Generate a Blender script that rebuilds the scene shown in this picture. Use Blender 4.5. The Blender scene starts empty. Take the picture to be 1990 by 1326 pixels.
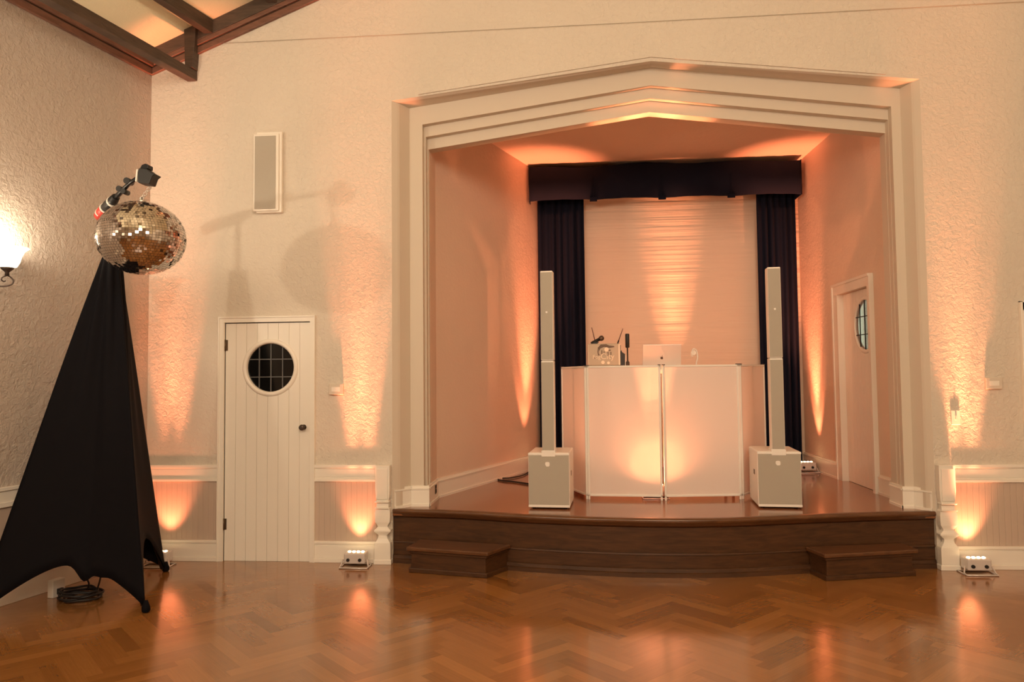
import bpy, bmesh, math, random
from mathutils import Vector, Matrix
random.seed(7)
S = bpy.context.scene
COL = S.collection
PI = math.pi

# ------------------------------------------------------------------ camera
yaw, pitch, roll = -0.0817, 0.048, -0.0103
fw = Vector((math.sin(yaw)*math.cos(pitch), math.cos(yaw)*math.cos(pitch), math.sin(pitch)))
rt = Vector((math.cos(yaw), -math.sin(yaw), 0))
up = rt.cross(fw)
r2 = rt*math.cos(roll) + up*math.sin(roll)
u2 = -rt*math.sin(roll) + up*math.cos(roll)
cam = bpy.data.cameras.new('camera'); cam.sensor_fit = 'HORIZONTAL'; cam.sensor_width = 36
cam.lens = 1437/1990*36; cam.clip_start = 0.05
co = bpy.data.objects.new('camera', cam); COL.objects.link(co)
M4 = Matrix((r2, u2, -fw)).transposed().to_4x4(); M4.translation = Vector((0, -5.98, 1.5))
co.matrix_world = M4
S.camera = co

# ------------------------------------------------------------------ world, exposure, room light
W = bpy.data.worlds.new('world'); S.world = W; W.use_nodes = True
W.node_tree.nodes['Background'].inputs[0].default_value = (1, .8, .6, 1)
W.node_tree.nodes['Background'].inputs[1].default_value = 0.02
S.view_settings.view_transform = 'Standard'; S.view_settings.look = 'None'
S.view_settings.gamma = 1; S.view_settings.use_curve_mapping = False
S.view_settings.exposure = 0.12
try:
    S.cycles.max_bounces = 8; S.cycles.diffuse_bounces = 5; S.cycles.glossy_bounces = 4
    S.cycles.sample_clamp_indirect = 6
    S.cycles.use_denoising = True
except Exception: pass

def area(name, loc, target, sx, sy, energy, color):
    l = bpy.data.lights.new(name, 'AREA'); l.shape = 'RECTANGLE'; l.size = sx; l.size_y = sy
    l.energy = energy; l.color = color
    o = bpy.data.objects.new(name, l); COL.objects.link(o); o.location = loc
    o.rotation_euler = (Vector(target)-Vector(loc)).to_track_quat('-Z', 'Y').to_euler()
    return o
WARM = (1.0, .79, .58)
area('hall_fill_left', (-2.2, -6.6, 3.3), (-0.4, 0.0, 3.9), 2.4, 1.0, 85, WARM)  # unseen area light added for warm frontal light on walls, timbers and ceiling
area('hall_fill_right', (1.6, -8.2, 4.5), (0.8, 0.0, 3.2), 3.0, 1.4, 195, WARM)  # second unseen area light, added to brighten the stage wall and alcove

# ------------------------------------------------------------------ materials
def mat(name, color, rough=.6, metal=0, emit=None, es=0, coat=0, trans=0, spec=None):
    m = bpy.data.materials.new(name); m.use_nodes = True
    b = m.node_tree.nodes['Principled BSDF']
    b.inputs['Base Color'].default_value = (*color, 1); b.inputs['Roughness'].default_value = rough
    b.inputs['Metallic'].default_value = metal
    b.inputs['Coat Weight'].default_value = coat
    b.inputs['Coat Roughness'].default_value = .12
    b.inputs['Transmission Weight'].default_value = trans
    if spec is not None: b.inputs['Specular IOR Level'].default_value = spec
    if emit:
        b.inputs['Emission Color'].default_value = (*emit, 1); b.inputs['Emission Strength'].default_value = es
    return m
def N(m): return m.node_tree.nodes, m.node_tree.links, m.node_tree.nodes['Principled BSDF']
def coords(m, scale=(1,1,1)):
    n, l, b = N(m)
    g = n.new('ShaderNodeNewGeometry'); mp = n.new('ShaderNodeMapping'); mp.inputs['Scale'].default_value = scale
    l.new(g.outputs['Position'], mp.inputs['Vector']); return mp.outputs[0]
def noise(m, vec, scale, detail=3, rough=.5, dist=0):
    n, l, b = N(m); t = n.new('ShaderNodeTexNoise'); t.inputs['Scale'].default_value = scale
    t.inputs['Detail'].default_value = detail; t.inputs['Roughness'].default_value = rough
    t.inputs['Distortion'].default_value = dist
    l.new(vec, t.inputs['Vector']); return t.outputs['Fac']
def math_(m, op, a, b_):
    n, l, b = N(m); t = n.new('ShaderNodeMath'); t.operation = op
    for i, v in enumerate((a, b_)):
        if isinstance(v, (int, float)): t.inputs[i].default_value = v
        else: l.new(v, t.inputs[i])
    return t.outputs[0]
def bump(m, h, dist, strength=1):
    n, l, b = N(m); t = n.new('ShaderNodeBump'); t.inputs['Distance'].default_value = dist
    t.inputs['Strength'].default_value = strength; l.new(h, t.inputs['Height']); l.new(t.outputs[0], b.inputs['Normal'])
def ramp(m, fac, stops):
    n, l, b = N(m); t = n.new('ShaderNodeValToRGB'); e = t.color_ramp.elements
    e[0].position, e[0].color = stops[0][0], (*stops[0][1], 1); e[1].position, e[1].color = stops[-1][0], (*stops[-1][1], 1)
    for p, c in stops[1:-1]:
        x = e.new(p); x.color = (*c, 1)
    l.new(fac, t.inputs[0]); return t.outputs[0]

def stucco(name, color, amp=.012):
    m = mat(name, color, .75); v = coords(m)
    a = noise(m, v, 30, 5, .6, .8); c = noise(m, v, 7, 3, .5, .4)
    h = math_(m, 'ADD', math_(m, 'MULTIPLY', a, 1.0), math_(m, 'MULTIPLY', c, .8))
    bump(m, h, amp)
    n, l, b = N(m)
    t = noise(m, v, 1.3, 3)
    l.new(ramp(m, t, [(.3, tuple(x*.95 for x in color)), (.7, color)]), b.inputs['Base Color'])
    return m
M = {}
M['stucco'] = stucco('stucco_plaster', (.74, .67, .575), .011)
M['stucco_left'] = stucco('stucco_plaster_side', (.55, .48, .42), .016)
M['plaster'] = stucco('smooth_plaster', (.72, .64, .54), .002)
M['alcove'] = stucco('alcove_plaster', (.78, .62, .50), .003)
M['trimpaint'] = mat('cream_trim_paint', (.88, .835, .75), .38)
M['arch'] = mat('arch_plaster_paint', (.66, .58, .48), .6)
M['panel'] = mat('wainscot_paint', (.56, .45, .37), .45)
def wood(name, c1, c2, rough, scale=(1, 12, 12), coat=0, bmp=.0006):
    m = mat(name, c1, rough, coat=coat); v = coords(m, scale)
    t = noise(m, v, 3, 6, .6, .8); n, l, b = N(m)
    l.new(ramp(m, t, [(.32, c2), (.68, c1)]), b.inputs['Base Color']); bump(m, t, bmp); return m
M['beam'] = wood('dark_beam_wood', (.10, .064, .042), (.05, .032, .022), .55, (2, 2, 14))
M['trimwood'] = wood('brown_moulding_wood', (.22, .10, .065), (.13, .06, .04), .45, (2, 2, 14))
M['riser'] = wood('dark_oak_riser', (.090, .036, .012), (.042, .016, .005), .42, (1.2, 6, 14), .08)
M['nosing'] = wood('oak_nosing', (.15, .062, .024), (.085, .034, .013), .28, (1.5, 9, 9), .3)
M['deck'] = wood('stage_floor_wood', (.30, .115, .045), (.22, .08, .03), .2, (1, 22, 1), .4, .0003)
M['ceil'] = stucco('yellow_plaster_ceiling', (.88, .80, .56), .002)
M['navy'] = mat('navy_curtain_fabric', (.006, .009, .023), .9, spec=.2)
M['black_fabric'] = mat('black_stretch_fabric', (.0035, .003, .005), .8, spec=.15)
M['black'] = mat('black_plastic', (.012, .012, .013), .45)
M['black_metal'] = mat('black_metal', (.02, .02, .022), .35, .6)
M['white'] = mat('white_cabinet_paint', (.90, .86, .80), .4)
M['grille'] = mat('grey_beige_grille', (.45, .41, .345), .75)
M['silver'] = mat('brushed_silver', (.75, .72, .68), .3, .9)
M['white_plastic'] = mat('white_plastic', (.8, .77, .7), .35)
M['bronze'] = mat('dark_bronze', (.10, .08, .07), .4, .7)
M['brass'] = mat('aged_hinge_metal', (.16, .11, .07), .4, .8)
M['glass_dark'] = mat('dark_window_glass', (.006, .006, .006), .08)
M['lead'] = mat('lead_cames', (.12, .12, .12), .5)
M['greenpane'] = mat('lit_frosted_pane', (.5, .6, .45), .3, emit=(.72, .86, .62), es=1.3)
M['red'] = mat('red_tape', (.55, .06, .05), .4)
M['mirror'] = mat('mirror_tiles', (.66, .61, .57), .05, 1)
M['cord'] = mat('black_cord', (.012, .01, .01), .5)
M['lens'] = mat('glowing_led_lens', (1, .8, .5), .3, emit=(1, .72, .36), es=12)
M['chrome_body'] = mat('white_fixture_body', (.72, .68, .66), .2, .25)
M['clear'] = mat('clear_acrylic', (.9, .88, .86), .08, trans=.8)
M['gold'] = mat('dark_gold_trim', (.30, .20, .05), .4, .5)
M['print_sky'] = mat('printed_case_panel', (.50, .44, .34), .3)
M['print_dark'] = mat('printed_brown_ink', (.12, .075, .045), .4)
M['print_light'] = mat('printed_cream_ink', (.88, .78, .62), .4)
M['laptop'] = mat('laptop_lid_aluminium', (.78, .74, .7), .35, .3)
M['shade_glass'] = mat('white_glass_shade', (.95, .93, .88), .3, emit=(1, .88, .66), es=2.6)
# grille weave
v = coords(M['grille']); bump(M['grille'], noise(M['grille'], v, 260, 1), .001)
# beadboard wainscot grooves
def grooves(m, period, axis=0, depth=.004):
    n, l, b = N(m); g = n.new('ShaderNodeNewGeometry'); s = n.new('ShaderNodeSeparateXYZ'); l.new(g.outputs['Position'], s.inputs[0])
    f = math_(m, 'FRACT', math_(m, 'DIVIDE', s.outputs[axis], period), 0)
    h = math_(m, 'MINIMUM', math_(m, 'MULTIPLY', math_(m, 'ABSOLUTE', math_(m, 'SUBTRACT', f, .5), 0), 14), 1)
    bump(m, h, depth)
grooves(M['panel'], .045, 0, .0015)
# rear wall screen: fine horizontal ridges
m = M['screen'] = mat('back_wall_boards', (.80, .67, .54), .6)
v = coords(m, (.25, .25, 9)); v2 = coords(m, (1, 1, 1))
bump(m, math_(m, 'ADD', noise(m, v, 1.6, 3, .55), math_(m, 'MULTIPLY', noise(m, v2, 6, 3), .25)), .012)
# translucent scrim
m = M['scrim'] = bpy.data.materials.new('white_stretch_scrim'); m.use_nodes = True
n = m.node_tree.nodes; l = m.node_tree.links; n.clear()
o_ = n.new('ShaderNodeOutputMaterial'); mx = n.new('ShaderNodeMixShader'); d = n.new('ShaderNodeBsdfDiffuse'); t = n.new('ShaderNodeBsdfTranslucent')
d.inputs[0].default_value = (.94, .88, .84, 1); t.inputs[0].default_value = (.97, .92, .88, 1); mx.inputs[0].default_value = .34
l.new(d.outputs[0], mx.inputs[1]); l.new(t.outputs[0], mx.inputs[2]); l.new(mx.outputs[0], o_.inputs[0])
# parquet
m = M['parquet'] = mat('herringbone_parquet', (.3, .12, .04), .17, coat=.5)
n, l, b = N(m)
at = n.new('ShaderNodeAttribute'); at.attribute_name = 'tone'
uvn = n.new('ShaderNodeUVMap'); uvn.uv_map = 'UVMap'
mp = n.new('ShaderNodeMapping'); mp.inputs['Scale'].default_value = (1.5, 40, 1); l.new(uvn.outputs[0], mp.inputs[0])
g1 = noise(m, mp.outputs[0], 2.5, 5, .6, .6)
mixf = math_(m, 'ADD', math_(m, 'MULTIPLY', at.outputs['Fac'], .68), math_(m, 'MULTIPLY', g1, .42))
l.new(ramp(m, mixf, [(.15, (.19, .075, .017)), (.5, (.28, .118, .030)), (.85, (.37, .165, .046))]), b.inputs['Base Color'])
v = coords(m, (1, 1, 1)); rr = noise(m, v, 3.2, 3)
l.new(math_(m, 'ADD', math_(m, 'MULTIPLY', rr, .14), .10), b.inputs['Roughness'])
bump(m, math_(m, 'ADD', noise(m, v, 9, 2), math_(m, 'MULTIPLY', at.outputs['Fac'], .25)), .0016)

# ------------------------------------------------------------------ mesh helpers
class MB:
    def __init__(s): s.v = []; s.f = []; s.sm = []
    def poly(s, pts, smooth=False):
        i = len(s.v); s.v += [tuple(p) for p in pts]; s.f.append(tuple(range(i, i+len(pts)))); s.sm.append(smooth)
    def box(s, x0, x1, y0, y1, z0, z1, T=None, bev=0):
        c = [(x0,y0,z0),(x1,y0,z0),(x1,y1,z0),(x0,y1,z0),(x0,y0,z1),(x1,y0,z1),(x1,y1,z1),(x0,y1,z1)]
        if T is not None: c = [tuple(T @ Vector(p)) for p in c]
        i = len(s.v); s.v += c
        for q in ((0,3,2,1),(4,5,6,7),(0,1,5,4),(1,2,6,5),(2,3,7,6),(3,0,4,7)): s.f.append(tuple(i+k for k in q)); s.sm.append(False)
    def prism(s, pts, z0, z1):
        """pts: xy polygon, counter-clockwise"""
        k = len(pts); i = len(s.v); s.v += [(p[0],p[1],z0) for p in pts] + [(p[0],p[1],z1) for p in pts]
        s.f.append(tuple(i+j for j in reversed(range(k)))); s.sm.append(False); s.f.append(tuple(i+k+j for j in range(k))); s.sm.append(False)
        for j in range(k):
            a, b = j, (j+1) % k; s.f.append((i+a, i+b, i+k+b, i+k+a)); s.sm.append(False)
    def prism_y(s, pts, y0, y1):
        """pts: xz polygon, extruded along y"""
        k = len(pts); i = len(s.v); s.v += [(p[0],y0,p[1]) for p in pts] + [(p[0],y1,p[1]) for p in pts]
        s.f.append(tuple(i+j for j in range(k))); s.sm.append(False); s.f.append(tuple(i+k+j for j in reversed(range(k)))); s.sm.append(False)
        for j in range(k):
            a, b = j, (j+1) % k; s.f.append((i+b, i+a, i+k+a, i+k+b)); s.sm.append(False)
    def tube(s, pts, r, n=8, caps=True):
        pts = [Vector(p) for p in pts]; R = r if isinstance(r, (list, tuple)) else [r]*len(pts)
        base = len(s.v); prev = None
        for i, p in enumerate(pts):
            t = (pts[min(i+1, len(pts)-1)] - pts[max(i-1, 0)]).normalized()
            if prev is None: a = t.orthogonal().normalized()
            else:
                a = prev - t*prev.dot(t); a = a.normalized() if a.length > 1e-6 else t.orthogonal().normalized()
            prev = a; b = t.cross(a)
            for k in range(n):
                an = 2*PI*k/n; s.v.append(tuple(p + (a*math.cos(an)+b*math.sin(an))*R[i]))
        for i in range(len(pts)-1):
            for k in range(n):
                k2 = (k+1) % n; s.f.append((base+i*n+k, base+i*n+k2, base+(i+1)*n+k2, base+(i+1)*n+k)); s.sm.append(True)
        if caps:
            s.f.append(tuple(base+k for k in reversed(range(n)))); s.sm.append(False)
            s.f.append(tuple(base+(len(pts)-1)*n+k for k in range(n))); s.sm.append(False)
    def lathe(s, prof, c, n=24, axis='z', smooth=True, phase=0, sx=1, sy=1):
        """prof: (radius, height) list"""
        base = len(s.v)
        for r, h in prof:
            for k in range(n):
                a = 2*PI*k/n+phase; x, y = r*math.cos(a)*sx, r*math.sin(a)*sy
                q = {'z': (x, y, h), 'y': (x, h, y), 'x': (h, x, y)}[axis]
                s.v.append((c[0]+q[0], c[1]+q[1], c[2]+q[2]))
        for i in range(len(prof)-1):
            for k in range(n):
                k2 = (k+1) % n; s.f.append((base+i*n+k, base+i*n+k2, base+(i+1)*n+k2, base+(i+1)*n+k)); s.sm.append(smooth)
        s.f.append(tuple(base+k for k in reversed(range(n)))); s.sm.append(False)
        s.f.append(tuple(base+(len(prof)-1)*n+k for k in range(n))); s.sm.append(False)
    def build(s, name, m, parent=None, bevel=0, seg=2):
        me = bpy.data.meshes.new(name); me.from_pydata(s.v, [], s.f); me.update()
        me.polygons.foreach_set('use_smooth', s.sm)
        bm = bmesh.new(); bm.from_mesh(me); bmesh.ops.recalc_face_normals(bm, faces=bm.faces); bm.to_mesh(me); bm.free()
        me.materials.append(m)
        o = bpy.data.objects.new(name, me); COL.objects.link(o)
        if parent: o.parent = parent
        if bevel:
            md = o.modifiers.new('bevel', 'BEVEL'); md.width = bevel; md.segments = seg; md.limit_method = 'ANGLE'; md.angle_limit = math.radians(40)
        return o
def tag(o, label=None, cat=None, group=None, kind=None):
    if label: o['label'] = label
    if cat: o['category'] = cat
    if group: o['group'] = group
    if kind: o['kind'] = kind
    return o
def empty(name, loc=(0,0,0), rz=0):
    o = bpy.data.objects.new(name, None); COL.objects.link(o); o.location = loc; o.rotation_euler = (0,0,rz); o.empty_display_size = .1
    return o
def copy_tree(o, parent=None):
    c = o.copy(); COL.objects.link(c); c.parent = parent
    for ch in list(o.children): copy_tree(ch, c)
    return c
def struct(o, label=None): tag(o, label, kind='structure'); return o
def frame_T(a, b):
    """local frame: x along a->b, y = left normal, origin a"""
    d = (Vector((b[0]-a[0], b[1]-a[1], 0))).normalized(); nrm = Vector((-d.y, d.x, 0))
    T = Matrix(((d.x, nrm.x, 0, a[0]), (d.y, nrm.y, 0, a[1]), (0, 0, 1, 0), (0, 0, 0, 1)))
    return T, math.hypot(b[0]-a[0], b[1]-a[1])
def catmull(P, k=8):
    out = []
    for i in range(len(P)-1):
        p0 = P[max(i-1, 0)]; p1 = P[i]; p2 = P[i+1]; p3 = P[min(i+2, len(P)-1)]
        for j in range(k):
            t = j/k
            out.append(tuple(.5*((2*b)+(-a+c)*t+(2*a-5*b+4*c-d)*t*t+(-a+3*b-3*c+d)*t**3) for a, b, c, d in zip(p0, p1, p2, p3)))
    out.append(tuple(P[-1])); return out

# ------------------------------------------------------------------ room shell
CORN = (-3.58, 0.0); LEND = (-3.58-.2042*9.3, -9.2)        # left wall runs from the corner to behind the camera, splayed 12 degrees
LT, LL = frame_T(CORN, LEND)                                # x: along the wall towards the camera, y: towards the right of travel -> into the room is +y
RX = 4.87; BACK = -9.2; EAVE = 4.36; RIDGEX = .65; RSL = .42
RIDGE = EAVE + (RIDGEX+3.58)*RSL
# stage wall with the gabled opening and the left door opening
mb = MB(); T = .12
DX0, DX1, DZ = -2.905, -2.168, 1.975
O0 = dict(l=-1.48, r=2.76, zc=3.815, za=4.055)
AP = .67
def ztop(x): return EAVE + .5 + (x+3.58)*RSL if x < RIDGEX else EAVE + .5 + (2*RIDGEX - x + 3.58)*RSL
mb.prism_y([(-3.58, 0), (DX0, 0), (DX0, ztop(DX0)), (-3.58, ztop(-3.58))], 0, T)
mb.prism_y([(DX0, DZ), (DX1, DZ), (DX1, ztop(DX1)), (DX0, ztop(DX0))], 0, T)
mb.prism_y([(DX1, 0), (-1.48, 0), (-1.48, ztop(-1.48)), (DX1, ztop(DX1))], 0, T)
mb.prism_y([(-1.48, O0['zc']), (AP, O0['za']), (AP, ztop(RIDGEX)), (-1.48, ztop(-1.48))], 0, T)
mb.prism_y([(AP, O0['za']), (2.76, O0['zc']), (2.76, ztop(2.76)), (AP, ztop(RIDGEX))], 0, T)
mb.prism_y([(2.76, 0), (3.50, 0), (3.50, ztop(3.5)), (2.76, ztop(2.76))], 0, T)
mb.prism_y([(3.50, 0), (4.30, 0), (4.30, .83), (3.50, .83)], 0, T)
mb.prism_y([(3.50, 1.96), (4.30, 1.96), (4.30, ztop(4.3)), (3.50, ztop(3.5))], 0, T)
mb.prism_y([(4.30, 0), (RX, 0), (RX, ztop(RX)), (4.30, ztop(4.3))], 0, T)
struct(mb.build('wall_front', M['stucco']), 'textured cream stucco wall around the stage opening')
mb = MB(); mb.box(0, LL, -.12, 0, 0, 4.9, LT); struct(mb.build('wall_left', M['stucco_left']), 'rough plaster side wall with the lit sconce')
mb = MB(); mb.box(RX, RX+.12, BACK, .12, 0, 5.0); struct(mb.build('wall_right', M['stucco']))
mb = MB(); mb.box(-6, RX+.12, BACK-.12, BACK, 0, 7); struct(mb.build('wall_back', M['plaster']))
# ceiling slopes follow the splayed left wall
mb = MB(); zr = EAVE+(RIDGEX+3.58)*RSL
mb.poly([(-3.58, .12, EAVE), (RIDGEX, .12, zr), (RIDGEX-1.2, BACK, zr), (LEND[0], BACK, EAVE)])
mb.poly([(RIDGEX, .12, zr), (RX+.1, .12, EAVE), (RX+.1, BACK, EAVE), (RIDGEX-1.2, BACK, zr)])
o = mb.build('ceiling', M['ceil']); md = o.modifiers.new('thick', 'SOLIDIFY'); md.thickness = .04; md.offset = 1
struct(o, 'pale yellow plaster ceiling between dark beams')

# parquet floor
L_, W_ = .48, .08
mb_v = []; mb_f = []; tones = []; uvs = []
c45 = math.cos(PI/4)
def rot(p): return ((p[0]-p[1])*c45+.97, (p[0]+p[1])*c45-1.50)
slab = [(-5.4, -9.2), (4.87, -9.2), (4.87, .02), (-5.4, .02)]
for a in range(-160, 160):
    for b in range(-16, 16):
        ox, oy = a*W_+b*L_, a*W_-b*L_
        for q in (0, 1):
            P = [(ox, oy), (ox+L_, oy), (ox+L_, oy+W_), (ox, oy+W_)] if q == 0 else [(ox+L_, oy+W_-L_), (ox+L_+W_, oy+W_-L_), (ox+L_+W_, oy+W_), (ox+L_, oy+W_)]
            R = [rot(p) for p in P]; cx = sum(p[0] for p in R)/4; cy = sum(p[1] for p in R)/4
            if not (-5.2 < cx < 5.2 and -9.3 < cy < .35): continue
            if cx < -3.58 + .2042*cy - .35: continue
            i = len(mb_v); mb_v += [(p[0], p[1], 0) for p in R]; mb_f.append((i, i+1, i+2, i+3)); tones.append(random.gauss(.5, .19))
            u0 = random.random()*50; v0 = random.random()*50
            uvs += ([(u0, v0), (u0+L_, v0), (u0+L_, v0+W_), (u0, v0+W_)] if q == 0 else [(u0, v0), (u0, v0+W_), (u0+L_, v0+W_), (u0+L_, v0)])
me = bpy.data.meshes.new('floor'); me.from_pydata(mb_v, [], mb_f); me.update()
at = me.attributes.new('tone', 'FLOAT', 'FACE'); at.data.foreach_set('value', [min(max(t, 0), 1) for t in tones])
uvl = me.uv_layers.new(name='UVMap'); uvl.data.foreach_set('uv', [c for p in uvs for c in p])
me.materials.append(M['parquet']); fo = bpy.data.objects.new('floor', me); COL.objects.link(fo)
struct(fo, 'polished brown herringbone parquet floor')
md = fo.modifiers.new('thick', 'SOLIDIFY'); md.thickness = .02; md.offset = -1

# ------------------------------------------------------------------ stage alcove
ZS = .43
LA = [(-1.22, .30), (-1.22, .57), (-.39, 2.8)]
RA = [(2.597, .37), (2.70, .6), (2.64, 2.8)]
def wallseg(mb, a, b, z0, z1, th=.05, side=1):
    T_, L = frame_T(a, b); mb.box(0, L, 0 if side > 0 else -th, th if side > 0 else 0, z0, z1, T_)
ZC = 3.955
mb = MB()
mb.prism([LA[0], LA[1], LA[2], (LA[2][0]-.06, LA[2][1]), (LA[1][0]-.06, LA[1][1]+.02), (-1.26, LA[0][1])], ZS, ZC+.02)
struct(mb.build('wall_alcove_left', M['alcove']), 'plain left side wall of the stage alcove')
# right alcove wall with door opening y .90-1.68
def rax(y): return 2.70 + (y-.6)*(-.06/2.2)
mb = MB()
mb.prism([RA[0], (RA[0][0]+.06, RA[0][1]), (RA[1][0]+.06, RA[1][1]), RA[1]], ZS, ZC+.02)
def rseg(y0, y1, z0, z1, th=.06): mb.prism([(rax(y0), y0), (rax(y0)+th, y0), (rax(y1)+th, y1), (rax(y1), y1)], z0, z1)
rseg(.6, .90, ZS, ZC+.02); rseg(.90, 1.66, 2.285, ZC+.02); rseg(1.66, 2.8, ZS, ZC+.02)
struct(mb.build('wall_alcove_right', M['alcove']), 'plain right side wall of the stage alcove')
mb = MB(); mb.box(-.45, 2.72, 2.8, 2.86, ZS, ZC+.02); struct(mb.build('wall_alcove_back', M['screen']), 'rear wall of the stage between the navy curtains')
mb = MB(); mb.prism([(-1.3, .30), (2.8, .30), (2.8, 2.9), (-1.3, 2.9)], ZC, ZC+.05)
struct(mb.build('ceiling_alcove', M['alcove']), 'alcove ceiling above the valance')

# stepped proscenium frame
def ring(mb, A, B, y):
    """face at depth y between outline A (outer) and B (inner)"""
    mb.poly([(A['l'], y, ZS), (B['l'], y, ZS), (B['l'], y, B['zc']), (A['l'], y, A['zc'])])
    mb.poly([(A['l'], y, A['zc']), (B['l'], y, B['zc']), (AP+.01, y, B['za']), (AP+.01, y, A['za'])])
    mb.poly([(AP+.01, y, A['za']), (AP+.01, y, B['za']), (B['r'], y, B['zc']), (A['r'], y, A['zc'])])
    mb.poly([(A['r'], y, A['zc']), (B['r'], y, B['zc']), (B['r'], y, ZS), (A['r'], y, ZS)])
def reveal(mb, A, y0, B, y1):
    P = lambda Q, y: [(Q['l'], y, ZS), (Q['l'], y, Q['zc']), (AP+.01, y, Q['za']), (Q['r'], y, Q['zc']), (Q['r'], y, ZS)]
    a, b = P(A, y0), P(B, y1)
    for i in range(4): mb.poly([a[i], a[i+1], b[i+1], b[i]])
O0a = dict(l=-1.44, r=2.725, zc=3.805, za=4.05)
O0b = dict(l=-1.362, r=2.672, zc=3.80, za=4.06)
O1 = dict(l=-1.250, r=2.60, zc=3.655, za=3.913)
O2 = dict(l=-1.232, r=2.598, zc=3.567, za=3.826)
O3 = dict(l=-1.222, r=2.596, zc=3.475, za=3.730)
mb = MB()
reveal(mb, O0, 0.0, O0a, .03); reveal(mb, O0a, .03, dict(O0a, l=-1.425, r=2.712), .045); reveal(mb, dict(O0a, l=-1.425, r=2.712), .045, O0b, .15); ring(mb, O0b, O1, .15)
reveal(mb, O1, .15, O1, .21); ring(mb, O1, O2, .21); reveal(mb, O2, .21, O2, .27); ring(mb, O2, O3, .27); reveal(mb, O3, .27, O3, .38)
# back face of the header, closing up to the alcove ceiling
mb.poly([(-1.30, .38, ZC+.03), (-1.30, .38, 3.3), (-1.222, .38, 3.3), (-1.222, .38, O3['zc']), (AP+.01, .38, O3['za']), (AP+.01, .38, ZC+.03)])
mb.poly([(AP+.01, .38, ZC+.03), (AP+.01, .38, O3['za']), (2.596, .38, O3['zc']), (2.596, .38, 3.3), (2.72, .38, 3.3), (2.72, .38, ZC+.03)])
mb.poly([(-1.222, .38, ZS), (-1.26, .38, ZS), (-1.26, .38, 3.5), (-1.222, .38, 3.5)])
mb.poly([(2.596, .38, ZS), (2.70, .38, ZS), (2.70, .38, 3.5), (2.596, .38, 3.5)])
struct(mb.build('trim_1', M['arch']), 'stepped cream plaster frame around the stage opening')
# thin bead above the opening
mb = MB()
for (xa, za, xb, zb) in ((-1.25, 3.855, AP, 4.085), (AP, 4.085, 2.5, 3.86)):
    mb.prism_y([(xa, za), (xb, zb), (xb, zb+.028), (xa, za+.028)], -.012, .0)
struct(mb.build('trim_2', M['stucco']), 'thin plaster bead over the stage opening')

# alcove baseboards
def baseboard(mb, a, b, z0, h, side=1, th=.018, ext=0):
    T_, L = frame_T(a, b); s = side; L += ext
    def bx(t0, t1, z0_, z1_): mb.box(0, L, min(0, s*t1), max(0, s*t1), z0_, z1_, T_)
    bx(0, th, z0, z0+h-.03); bx(0, th+.007, z0+h-.03, z0+h-.018); bx(0, th-.004, z0+h-.018, z0+h); bx(0, th+.008, z0, z0+.02)
mb = MB(); baseboard(mb, (-1.222, .16), (-1.222, .57), ZS, .17, -1); baseboard(mb, LA[1], LA[2], ZS, .17, -1); baseboard(mb, (-1.362, .15), (-1.222, .15), ZS, .17, -1, ext=.02); baseboard(mb, (-1.478, .02), (-1.362, .15), ZS, .17, -1)
struct(mb.build('baseboard_alcove_left', M['trimpaint']))
mb = MB(); baseboard(mb, (2.597, .15), (2.597, .37), ZS, .17, 1); baseboard(mb, (2.597, .37), (2.70, .6), ZS, .17, 1); baseboard(mb, (rax(.6), .6), (rax(.84), .84), ZS, .17, 1)
baseboard(mb, (rax(1.80), 1.80), (2.64, 2.8), ZS, .17, 1); baseboard(mb, (2.672, .15), (2.597, .15), ZS, .17, 1, ext=.02); baseboard(mb, (2.757, .02), (2.672, .15), ZS, .17, 1)
struct(mb.build('baseboard_alcove_right', M['trimpaint']))

# ------------------------------------------------------------------ stage platform
lipP = catmull([(-1.478, -.01), (-.89, -.10), (-.40, -.235), (.165, -.335), (.66, -.37), (1.15, -.335), (1.73, -.20), (2.3, -.08), (2.758, -.01)], 8)
def ylip(x):
    for a, b in zip(lipP, lipP[1:]):
        if a[0] <= x <= b[0]: return a[1]+(b[1]-a[1])*(x-a[0])/(b[0]-a[0])
    return 0
def lip_off(d): return [(x, min(y+d, -.0)) for x, y in lipP]
st = empty('stage_platform', (.65, .5, 0)); tag(st, 'low curved brown wooden stage platform in the alcove', 'stage')
def child(o, p):  # parent while keeping world coordinates
    o.parent = p; o.matrix_parent_inverse = Matrix.Translation(-Vector(p.location)) if p.rotation_euler.z == 0 else (Matrix.Translation(p.location) @ Matrix.Rotation(p.rotation_euler.z, 4, 'Z')).inverted()
    return o
mb = MB(); mb.prism(lip_off(.05) + [(2.758, .148), (2.64, .148), (2.66, .26), (2.72, .6), (2.82, .85), (2.82, 1.7), (2.70, 2.0), (2.66, 2.82), (-.42, 2.82), (-1.25, .57), (-1.25, .148), (-1.478, .148)], ZS-.05, ZS)
child(mb.build('deck', M['deck']), st)
mb = MB()
for i in range(len(lipP)-1):   # rounded nosing swept along the lip
    pass
prof = [(.06, .0), (.012, .0), (.002, -.008), (.0, -.02), (.006, -.034), (.02, -.042), (.022, -.058), (.038, -.062), (.042, -.07), (.06, -.07)]
def sweep(mb, prof, z, smooth=True):
    base = len(mb.v); k = len(prof)
    for x, y in lipP:
        for d, h in prof: mb.v.append((x, min(y+d, .03), z+h))
    for i in range(len(lipP)-1):
        for j in range(k-1):
            mb.f.append((base+i*k+j, base+i*k+j+1, base+(i+1)*k+j+1, base+(i+1)*k+j)); mb.sm.append(smooth)
sweep(mb, prof, ZS+.002); child(mb.build('nosing', M['nosing'], bevel=0), st)
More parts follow.
